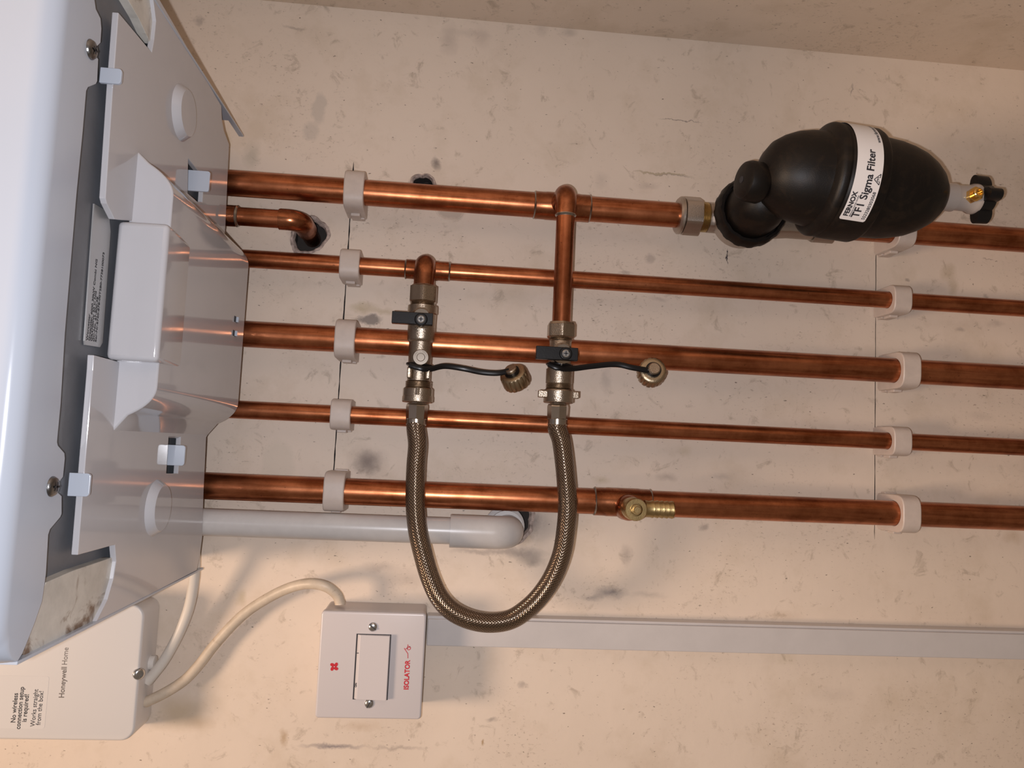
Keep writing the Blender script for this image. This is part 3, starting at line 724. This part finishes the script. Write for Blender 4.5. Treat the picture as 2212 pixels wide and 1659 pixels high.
fin('warning_mark', b, 'ink', lab)
# drain valve under the bowl
ds = P(2062, 427, .100)
b = bmesh.new(); dz = P(2040, 425, .1).z - P(2128, 427, .1).z
base = V((ds.x, -.100, P(2020, 425, .1).z))
lathe(b, base, -Z_, [(0, .0105), (.015, .0115), (.0152, .0100), (.027, .0105), (.031, .0122), (.034, .0125), (.036, .0120)], 44); fin('drain_body', b, 'clearpl', ft, smooth=35)
b = bmesh.new(); nb = P(2104, 421, .112)
lathe(b, V((nb.x, -.104, nb.z)), OUT, [(0, .0060), (.009, .0060), (.0105, .0064)], 36, hx)
lathe(b, V((nb.x, -.114, nb.z)), OUT, [(0, .0040), (.004, .0040), (.0045, .0034), (.0045, .0024), (.002, .0022)], 32); fin('brass_nozzle', b, 'brass_bright', ft, smooth=35)
b = bmesh.new()
kc = base - Z_ * .0365
def star(i, t):
    return .62 + .38 * max(0, math.cos(2.5 * (t) * 1.0)) ** 1 if False else (.60 + .40 * (max(0.0, math.cos(4 * t)) ** .6))
lathe(b, kc, -Z_, [(-.0030, .012), (-.0025, .0205), (.0085, .0200), (.0100, .0180), (.0100, .006)], 64, star, ph=.25); fin('drain_knob', b, 'black', ft, smooth=40)

# ================================================================== WHITE WASTE PIPE
wp = P(700, 1137, .034)
wt = thing('waste_pipe', 'white plastic waste pipe with an elbow turning into a hole in the wall', 'pipe', tuple(wp))
ze0 = P(972, 1145, .034).z; zend = P(1093, 1148, .034).z
b = bmesh.new(); lathe(b, V((wp.x, -.034, ze0 - .01)), Z_, [(0, .0110), (ZT - ze0, .0110)], 44); fin('pipe', b, 'pvc', wt, smooth=40)
b = bmesh.new(); R = .0137; bend = .0138; zc = P(1108, 1148, .034).z + R
pts = [V((wp.x, -.034, ze0)), V((wp.x, -.034, zc + .0001))]
pts = [V((wp.x, -.034, ze0)), V((wp.x, -.034, zc + bend * .25))]
for k in range(1, 13):
    t = PI / 2 * k / 12; bb = .0139; pts.append(V((wp.x, -.034 + bb - bb * math.cos(t), zc + bend * .25 - bb * math.sin(t))))
pts.append(V((wp.x, -.004, pts[-1].z)))
zel = pts[-1].z
tube(b, pts, R, 44)
fin('elbow', b, 'pvc', wt, smooth=45)
b = bmesh.new(); lathe(b, V((wp.x + .003, -.011, zel + .002)), Y_, [(0, .0165), (.0008, .0175), (.004, .0175), (.0045, .0160)], 40); lathe(b, V((wp.x + .002, -.016, zel + .001)), Y_, [(0, .0150), (.030, .0150)], 40); fin('wall_collar', b, 'pvc', wt, smooth=40)

# ================================================================== ISOLATOR SWITCH
sx0, sx1, sz0, sz1 = -.2208, -.1368, 1.4068, 1.4912
sw = thing('isolator_switch', 'square white switch marked ISOLATOR in red, joined to the trunking', 'switch', ((sx0 + sx1) / 2, 0, (sz0 + sz1) / 2))
b = bmesh.new(); rbox(b, sx0 + .0004, sx1 - .0004, sz0 + .0004, sz1 - .0004, -.0005, -.0325, .003, .0006); fin('back_box', b, 'switch_box', sw, smooth=35)
b = bmesh.new(); rbox(b, sx0, sx1, sz0, sz1, -.0328, -.041, .0030, .0016); fp = fin('faceplate', b, 'switch', sw, smooth=35)
ym = -.0413
ra = P(844, 1371, .041); rb_ = P(763, 1510, .041)
rx0, rx1, rz0, rz1 = P(800, 1510, .041).x, P(805, 1371, .041).x, ra.z, rb_.z
b = bmesh.new(); box(b, rx0 - .0005, rx1 + .0005, -.0412, -.0402, rz0 - .0005, rz1 + .0005); fin('rocker_gap', b, 'ink', sw)
zk = rz1 - .0028
b = bmesh.new(); prism(b, [V((rx0, -.0400, rz0)), V((rx0, -.0452, rz0 + .0004)), V((rx0, -.0432, zk)), V((rx0, -.0414, rz1 - .0006)), V((rx0, -.0400, rz1 - .0006))], (rx1 - rx0, 0, 0)); rk = fin('rocker', b, 'switch', sw, bevel=.0004)
text('ON', .0021, V((rx0 + .0095, -.0428, rz1 - .0022)), X_, Z_, 'ink', rk, bold=.0001)
b = bmesh.new(); box(b, rx0 + .036, rx0 + .0364, -.0431, -.0425, rz1 - .0022, rz1 - .0008); fin('line_mark', b, 'ink', rk)
for q in ((805, 1355), (797, 1521)):
    c = P(q[0], q[1], .0425); b = bmesh.new(); lathe(b, V((c.x, -.0408, c.z)), OUT, [(0, .0037), (.0008, .0036), (.0016, .0026), (.0019, .001)], 32); s_ = fin('screw', b, 'chrome', sw, smooth=60)
    b = bmesh.new(); d = V((.6, 0, .8)) if q[1] < 1400 else V((.9, 0, -.45)); d.normalize(); e = d.cross(Y_)
    prism(b, [V((c.x, -.0429, c.z)) + d * u * .0033 + e * w * .00035 for u, w in ((-1, -1), (1, -1), (1, 1), (-1, 1))], (0, .0014, 0)); fin('screw_slot', b, 'ink', s_)
io = P(882, 1490, .041)
text('ISOLATOR', .0054, V((io.x, ym + .0002, io.z)), X_, Z_, 'red', fp, bold=.00018, xs=.91)
def strokes(name, polys, w, y, mat, parent):
    b = bmesh.new()
    for pl in polys:
        for p, q in zip(pl, pl[1:]):
            p, q = V(p), V(q); d = (q - p).normalized(); nx = V((-d.y, d.x)) * w / 2
            b.faces.new([b.verts.new((a.x, y, a.y)) for a in (p + nx, q + nx, q - nx, p - nx)])
    return fin(name, b, mat, parent)
def q2(px, py): c = P(px, py, .041); return (c.x, c.z)
circ = [(q2(883, 1400)[0] + .0014 * math.cos(k * PI / 8), q2(883, 1400)[1] + .0014 * math.sin(k * PI / 8)) for k in range(17)]
strokes('switch_symbol', [[q2(881, 1422), q2(881, 1412), q2(873, 1400)], [q2(881, 1397), q2(881, 1392)], circ, [q2(876, 1402), q2(886, 1397)]], .0005, ym + .0001, 'red', fp)
b = bmesh.new(); fc = P(722, 1440, .041)
for k in range(4):
    a = PI / 4 + k * PI / 2; c = V((fc.x + .0020 * math.cos(a), 0, fc.z + .0020 * math.sin(a)))
    pts = []
    for j in range(16):
        t = 2 * PI * j / 16; u, v = .0019 * math.cos(t), .00125 * math.sin(t) * (1 + .2 * math.cos(t)); aa = a + .5
        pts.append(b.verts.new((c.x + u * math.cos(aa) - v * math.sin(aa), ym + .0001, c.z + u * math.sin(aa) + v * math.cos(aa))))
    b.faces.new(pts)
fin('fan_symbol', b, 'red', fp)

# ================================================================== TRUNKING
ta, tb = P(930, 1395, .016).x, P(930, 1337, .016).x
tr = thing('cable_trunking', 'long white plastic cable trunking running away from the switch', 'trunking', ((ta + tb) / 2, 0, sz0))
b = bmesh.new(); box(b, ta + .0007, tb + .0022, -.0135, -.0002, .70, sz0 - .0010); fin('base_channel', b, 'trunk', tr, bevel=.0004)
b = bmesh.new(); box(b, ta, tb, -.0165, -.0128, .70, sz0 - .0012); fin('lid', b, 'trunk', tr, bevel=.0008)

# ================================================================== WIRELESS RECEIVER
D_ = .037
rx0_, rx1_ = P(150, 1600, D_).x, P(290, 1306, D_).x
rz0_ = P(301, 1450, D_).z
rc = thing('heating_receiver', 'white wall box with printed wireless receiver sticker beside the boiler', 'receiver', ((rx0_ + rx1_) / 2, 0, rz0_))
b = bmesh.new(); rbox(b, rx0_ + .0008, rx1_ - .0008, rz0_ + .0008, rz0_ + .155, -.0008, -.0040, .009, .0004); fin('back_plate', b, 'receiver_side', rc, smooth=35)
b = bmesh.new(); rbox(b, rx0_, rx1_, rz0_, rz0_ + .156, -.0045, -D_, .0105, .0022); cv = fin('cover', b, 'receiver', rc, smooth=35)
ho = P(138, 1508, D_)
h1 = text('Honeywell', .0057, V((ho.x, -D_, ho.z)), X_, Z_, 'greyink', cv, 'brand_lettering', bold=.00010, xs=.97)
wd = max(v.co.x for v in h1.data.vertices)
text('Home', .0057, V((wd + .0014, -D_, ho.z)), X_, Z_, 'greyink', cv, 'brand_lettering', bold=0, xs=.95)
sc_ = P(36, 1529, D_)
b = bmesh.new(); s1_, s2_ = P(5, 1573, D_), P(99, 1487, D_)
prism(b, [V((x, -D_ - .0001, z)) for x, z in rrect(s1_.x, P(50, 1460, D_).x, P(103, 1500, D_).z, rz0_ + .150, .002)], (0, .0001, 0)); stk = fin('sticker', b, 'receiver', cv)
text('No wireless\nconnection setup\nis required!', .0050, V((sc_.x, -D_ - .0001, sc_.z)), X_, Z_, 'ink', stk, bold=.00008, align='CENTER', xs=.92)
sc2 = P(79, 1529, D_)
text('Works straight\nfrom the box!', .0050, V((sc2.x, -D_ - .0001, sc2.z)), X_, Z_, 'ink', stk, bold=.00002, align='CENTER', xs=.92)
sq = P(290, 1456, D_)
b = bmesh.new(); lathe(b, V((sq.x, -D_ + .002, rz0_ + .0012)), (OUT * .8 - Z_ * .6).normalized(), [(0, .0046), (.0022, .0046), (.0030, .0040), (.0036, .0025), (.0036, .0022), (.0026, .0018), (.0026, .0002)], 32); fin('screw', b, 'chrome', rc, smooth=40)
gl = P(332, 1430, .012)
b = bmesh.new(); lathe(b, V((gl.x, -.014, rz0_ + .002)), -Z_, [(0, .0058), (.006, .0058), (.0065, .0045)], 24); fin('cable_grip', b, 'receiver_side', rc, smooth=40)

# ================================================================== CABLES
c_ = [(318, 1473, .018), (328, 1461, .018), (355, 1426, .017), (385, 1372, .017), (407, 1317, .020), (418, 1263, .026), (421, 1220, .032), (418, 1170, .040), (410, 1120, .045)]
b = bmesh.new(); tube(b, smoothpath([P(*q) for q in c_], 8), .0043, 24); tag(fin('cable', b, 'cable', None, smooth=60), 'short white cable from the receiver box up into the boiler', 'cable')
c_ = [(316, 1516, .018), (323, 1513, .018), (361, 1494, .016), (401, 1467, .013), (434, 1431, .011), (461, 1396, .010), (502, 1350, .011), (542, 1315, .012), (597, 1282, .016), (641, 1265, .022), (676, 1261, .028), (706, 1268, .029), (727, 1284, .026), (734, 1300, .024), (734.5, 1306, .024)]
b = bmesh.new(); tube(b, smoothpath([P(*q) for q in c_], 8), .0043, 24); tag(fin('cable', b, 'cable_old', None, smooth=60), 'beige grimy cable looping from the receiver box to the switch', 'cable')

# ================================================================== BOILER
ZB = 1.588
bo = thing('boiler', 'white wall hung boiler seen from below with a glossy underside', 'boiler', (.075, 0, ZB))
def pz(l, z=ZB): return [PZ(a, c, z) for a, c in l]
# glossy bottom cover
outl = [(256, 27), (243, 200), (228, 428), (231, 440), (248, 474), (300, 479), (280, 786), (263, 783), (203, 767), (201, 800), (185, 990), (168, 1199), (248, 1177), (251, 1212), (245, 1250), (232, 1295), (207, 1345), (425, 1232), (432, 1200), (437, 1160), (440, 1060), (446, 935), (462, 760), (487, 490), (495, 312), (484, 282), (480, 262), (478, 228), (300, -78), (330, -10), (337, 45), (333, 85), (328, 113)]
b = bmesh.new(); prism(b, pz(outl), (0, 0, .0034))
cover = fin('bottom_cover', b, 'boiler', bo)
# cut the two clip openings
cb = bmesh.new()
for sl in (((413, 343), (412, 418), (434, 437), (443, 437), (446, 395), (436, 372)), ((371, 944), (366, 1023), (391, 1023), (397, 944))):
    prism(cb, pz(sl, ZB - .002), (0, 0, .008))
for sl in (((506, 684), (505, 695), (516, 697), (517, 688)), ((503, 713), (502, 724), (513, 727), (515, 716))): pass
cuto = fin('cutter', cb, 'hole'); md = cover.modifiers.new('c', 'BOOLEAN'); md.object = cuto; md.solver = 'EXACT'
bpy.context.view_layer.update()
nm = bpy.data.meshes.new_from_object(cover.evaluated_get(bpy.context.evaluated_depsgraph_get())); cover.modifiers.clear(); cover.data = nm
nm.materials.clear(); nm.materials.append(MAT['boiler']); bpy.data.objects.remove(cuto)
md = cover.modifiers.new('bevel', 'BEVEL'); md.width = .0004; md.segments = 2; md.limit_method = 'ANGLE'
# drop-down trough: profile in x,z extruded from near the wall to the front
yr, yf = -.050, PZ(292, 400, ZB).y
ZF = P(372, 440, -yf).z
xr0 = PZ(295, 325, ZB).x; xl0 = PZ(255, 930, ZB).x
xr1 = P(370, 402, -yf).x; xl1 = P(348, 850, -yf).x
def arc(p0, p1, p2, n=10):
    return [((1 - t) ** 2 * p0[0] + 2 * t * (1 - t) * p1[0] + t * t * p2[0], (1 - t) ** 2 * p0[1] + 2 * t * (1 - t) * p1[1] + t * t * p2[1]) for t in [i / n for i in range(n + 1)]]
dz_ = ZB - ZF
pr = [(xr0 + .004, ZB + .002), (xr0, ZB)] + arc((xr0 - .006, ZB - dz_ * .30), (xr1 + .004, ZF), (xr1 - .006, ZF), 10) + arc((xl1 + .004, ZF), (xl1 - .006, ZF), (xl0 + .009, ZB - dz_ * .32), 10) + [(xl0, ZB), (xl0 - .004, ZB + .002)]
b = bmesh.new(); prism(b, [V((x, yf, z)) for x, z in pr], (0, yr - yf, 0))
tg = fin('trough', b, 'boiler', bo, smooth=30, bevel=.0010)
# centre block
yb_ = PZ(300, 600, ZB).y - .0
x1b, x0b = P(378, 484, .236).x, P(366, 783, .236).x
b = bmesh.new(); zlo = P(374, 640, .236).z
L0 = []
rbp = [( -.236, 0.0)]
def rb3(bm, x0, x1, y0, y1, z0, z1): box(bm, x0, x1, y0, y1, z0, z1)
zt_ = P(240, 630, .236).z
zlo = max(zlo, ZF - .0022)
prism(b, [V((x0b, -.236, zlo)), V((x0b, -.236, zt_)), V((x0b, -.216, zt_)), V((x0b, -.170, ZF + .004)), V((x0b, -.185, ZF + .0004)), V((x0b, -.222, zlo + .0003))], (x1b - x0b, 0, 0))
fin('centre_block', b, 'boiler', bo, bevel=.0028, seg=4, smooth=35)
for px, py in ((509, 690), (506, 720)):
    c = PZ(px, py, ZF); b = bmesh.new(); box(b, c.x - .0022, c.x + .0022, c.y - .004, c.y + .004, ZF - .0003, ZF + .001); fo = fin('vent_slot', b, 'ink', bo)
    b = bmesh.new(); box(b, c.x - .0020, c.x + .0020, c.y + .0002, c.y + .004, ZF - .0022, ZF - .0002); fin('slot_lip', b, 'casing', fo)
# round bosses
for (px, py) in ((392, 244), (336, 1097)):
    c = PZ(px, py, ZB); b = bmesh.new(); lathe(b, V((c.x, c.y, ZB + .001)), -Z_, [(0, .0192), (.001, .0188), (.0052, .0158), (.0060, .0150)], 48); fin('round_boss', b, 'boiler', bo, smooth=30)
# white catch tabs in the openings and along the rim
def tab(px0, py0, px1, py1, drop, nm_='catch'):
    # lower edge line px.. ; faces the room
    a, c = PZ(px0, py0, ZB), PZ(px1, py1, ZB); y = (a.y + c.y) / 2; x0, x1 = min(a.x, c.x), max(a.x, c.x); r = .0018
    b = bmesh.new(); pl = [(x0, ZB + .006), (x0, ZB - drop + r)] + [(x0 + r - r * math.cos(k * PI / 8), ZB - drop + r - r * math.sin(k * PI / 8)) for k in range(1, 4)] + [(x0 + r, ZB - drop), (x1 - r, ZB - drop)] + [(x1 - r + r * math.sin(k * PI / 8), ZB - drop + r - r * math.cos(k * PI / 8)) for k in range(1, 4)] + [(x1, ZB - drop + r), (x1, ZB + .006)]
    prism(b, [V((x, y - .001, z)) for x, z in pl], (0, .002, 0)); return fin(nm_, b, 'casing', bo, bevel=.0003)
tab(418, 368, 415, 413, .0118); tab(372, 961, 369, 1005, .0092)
tab(243, 148, 241, 182, .0052, 'rim_tab'); tab(176, 1022, 174, 1072, .0048, 'rim_tab')
# closed cabinet above the pipe ends
b = bmesh.new(); box(b, PZ(432, 1228, ZB).x + .0012, PZ(476, 224, ZB).x, -.298, -.002, ZB + .0245, ZB + .42); fin('cabinet', b, 'darkgrey', bo)
# dark metal base behind the cover
b = bmesh.new(); q = pz([(260, -40), (200, -60), (165, 100), (110, 600), (80, 1000), (70, 1280), (110, 1300), (260, 1300), (420, 1215), (430, 1200), (470, 300), (465, 240)], ZB + .0075)
prism(b, q, (0, 0, .010)); fin('base_plate', b, 'darkgrey', bo)
# dirty corner pieces
for l in ([(100, 1258), (160, 1232), (243, 1204), (244, 1240), (235, 1280), (216, 1325), (196, 1352), (120, 1391), (56, 1419), (46, 1408), (60, 1345), (84, 1290)], [(262, -25), (300, 40), (326, 95), (333, 84), (336, 45), (331, -5), (300, -60), (240, -150), (200, -130)]):
    b = bmesh.new(); prism(b, pz(l, ZB + .0022), (0, 0, .006)); o = fin('corner_plate', b, 'dirty', bo, bevel=.0003); o['label'] = 'grimy metal corner piece'
# side panels
xR, xL = PZ(476, 224, ZB).x + .0012, PZ(432, 1228, ZB).x - .0004
for x in (xR, xL - .0016):
    b = bmesh.new()
    if x > 0: box(b, x, x + .0016, -.300, -.050, ZB - .0005, ZB + .30)
    else: box(b, x, x + .0016, -.3085, -.050, ZB - .0005, ZB + .30)
    box(b, x, x + .0016, -.0505, -.017 if x > 0 else -.036, ZB - .0005, ZB + .0035); fin('side_panel', b, 'casing', bo, bevel=.0003)
# front casing: rounded lower edge, notched inner lip
inner = [(262, -90), (205, -60), (204, 0), (207, 20), (217, 40), (219, 62), (217, 92), (209, 100), (203, 107), (205, 118), (212, 128), (210, 175), (207, 181), (190, 188), (186, 196), (178, 290), (165, 420), (150, 600), (140, 720), (131, 870), (123, 955), (125, 963), (139, 979), (140, 990), (136, 1030), (128, 1040), (120, 1052), (124, 1064), (133, 1072), (133, 1110), (130, 1117), (108, 1143), (104, 1155), (99, 1240), (96, 1262), (91, 1298), (75, 1345), (60, 1383), (48, 1412)]
innp = [PZ(a, c, ZB) for a, c in inner]
yF = -.328; rc_ = .020; xa, xb = xL - .0006, xR + .0022
outer = []
for k in range(13):
    t = PI * k / 24; outer.append((xb - rc_ + rc_ * math.cos(t), yF + rc_ - rc_ * math.sin(t)))
for k in range(15):
    t = PI / 2 + math.radians(90) * k / 14; outer.append((xa + rc_ + rc_ * math.cos(t), yF + rc_ - rc_ * math.sin(t)))
outer = [(xb, innp[0].y)] + outer
scl = [1.0] * (len(outer) - 9) + [1 - .98 * (k / 8) for k in range(9)]
cxm, cym = (xa + xb) / 2, -.29
def inset(lst, d):
    out = []
    for i, (x, y) in enumerate(lst):
        p = lst[max(i - 1, 0)]; q = lst[min(i + 1, len(lst) - 1)]
        tx, ty = q[0] - p[0], q[1] - p[1]; l = math.hypot(tx, ty) or 1
        nx_, ny_ = -ty / l, tx / l
        # direction towards the inside
        if (cxm - x) * nx_ + (cym - y) * ny_ < 0 and abs((cxm - x) * nx_ + (cym - y) * ny_) > 1e-6: nx_, ny_ = -nx_, -ny_
        out.append((x + nx_ * d * scl[i], y + ny_ * d * scl[i]))
    return out
b = bmesh.new(); rf_ = .010; rows = []
for k in range(9):
    t = PI / 2 * k / 8
    rows.append([b.verts.new((x, y, ZB + rf_ - rf_ * math.cos(t))) for x, y in inset(outer, rf_ * (1 - math.sin(t)))])
rows.append([b.verts.new((x, y, ZB + .30)) for x, y in outer])
for r0, r1 in zip(rows, rows[1:]):
    for i in range(len(r0) - 1): b.faces.new((r0[i], r0[i + 1], r1[i + 1], r1[i]))
iv = [b.verts.new(p) for p in innp]; iu = [b.verts.new(p + V((0, 0, .0080))) for p in innp]
f = b.faces.new(rows[0] + iv[::-1])
for i in range(len(iv) - 1): b.faces.new((iv[i], iv[i + 1], iu[i + 1], iu[i]))
bmesh.ops.triangulate(b, faces=[f])
fin('front_casing', b, 'casing', bo, smooth=35)
for (px, py) in ((196, 107), (112, 1051)):
    c = PZ(px, py, ZB); b = bmesh.new(); lathe(b, V((c.x, c.y, ZB + .002)), -Z_, [(0, .0050), (.0024, .0050), (.0036, .0042), (.0040, .0025), (.0041, .0008)], 36); s_ = fin('screw', b, 'screw_dark', bo, smooth=60)
    b = bmesh.new(); crossslot(b, V((c.x, c.y, ZB - .0024)), -Z_, .0036, .0001); fin('screw_recess', b, 'ink', s_)
# rating label on the slanting strip in front of the block
zl = ZB + .006
lp = [PZ(a, c, zl) for a, c in ((204, 440), (231, 456), (236, 466), (239, 500), (222, 740), (216, 750), (184, 745), (183, 736))]
b = bmesh.new(); prism(b, [p + V((0, 0, 0)) for p in lp], (0, 0, .0008)); rl = fin('rating_label', b, 'silver', bo); rl['label'] = 'silver rating label with small print'
lines = ['Worcester', 'Greenstar 4000 30kW Combi NG', 'GR4700iW 30 C NG', 'GC-No. 47-800-38', 'Ser-Nr.6720-878-00T2B0-7738100073']
for i, s_ in enumerate(lines):
    a = PZ(189.5 + i * 4.6, 736 + i * 0.8, zl); e = PZ(189.5 + i * 4.6 + 9, 640, zl)
    text(s_, .0028, V((a.x, a.y, zl)), V((1, 0, 0)), V((0, -1, 0)), 'ink', rl, bold=.00007, xs=1.15, lift=0.0001)
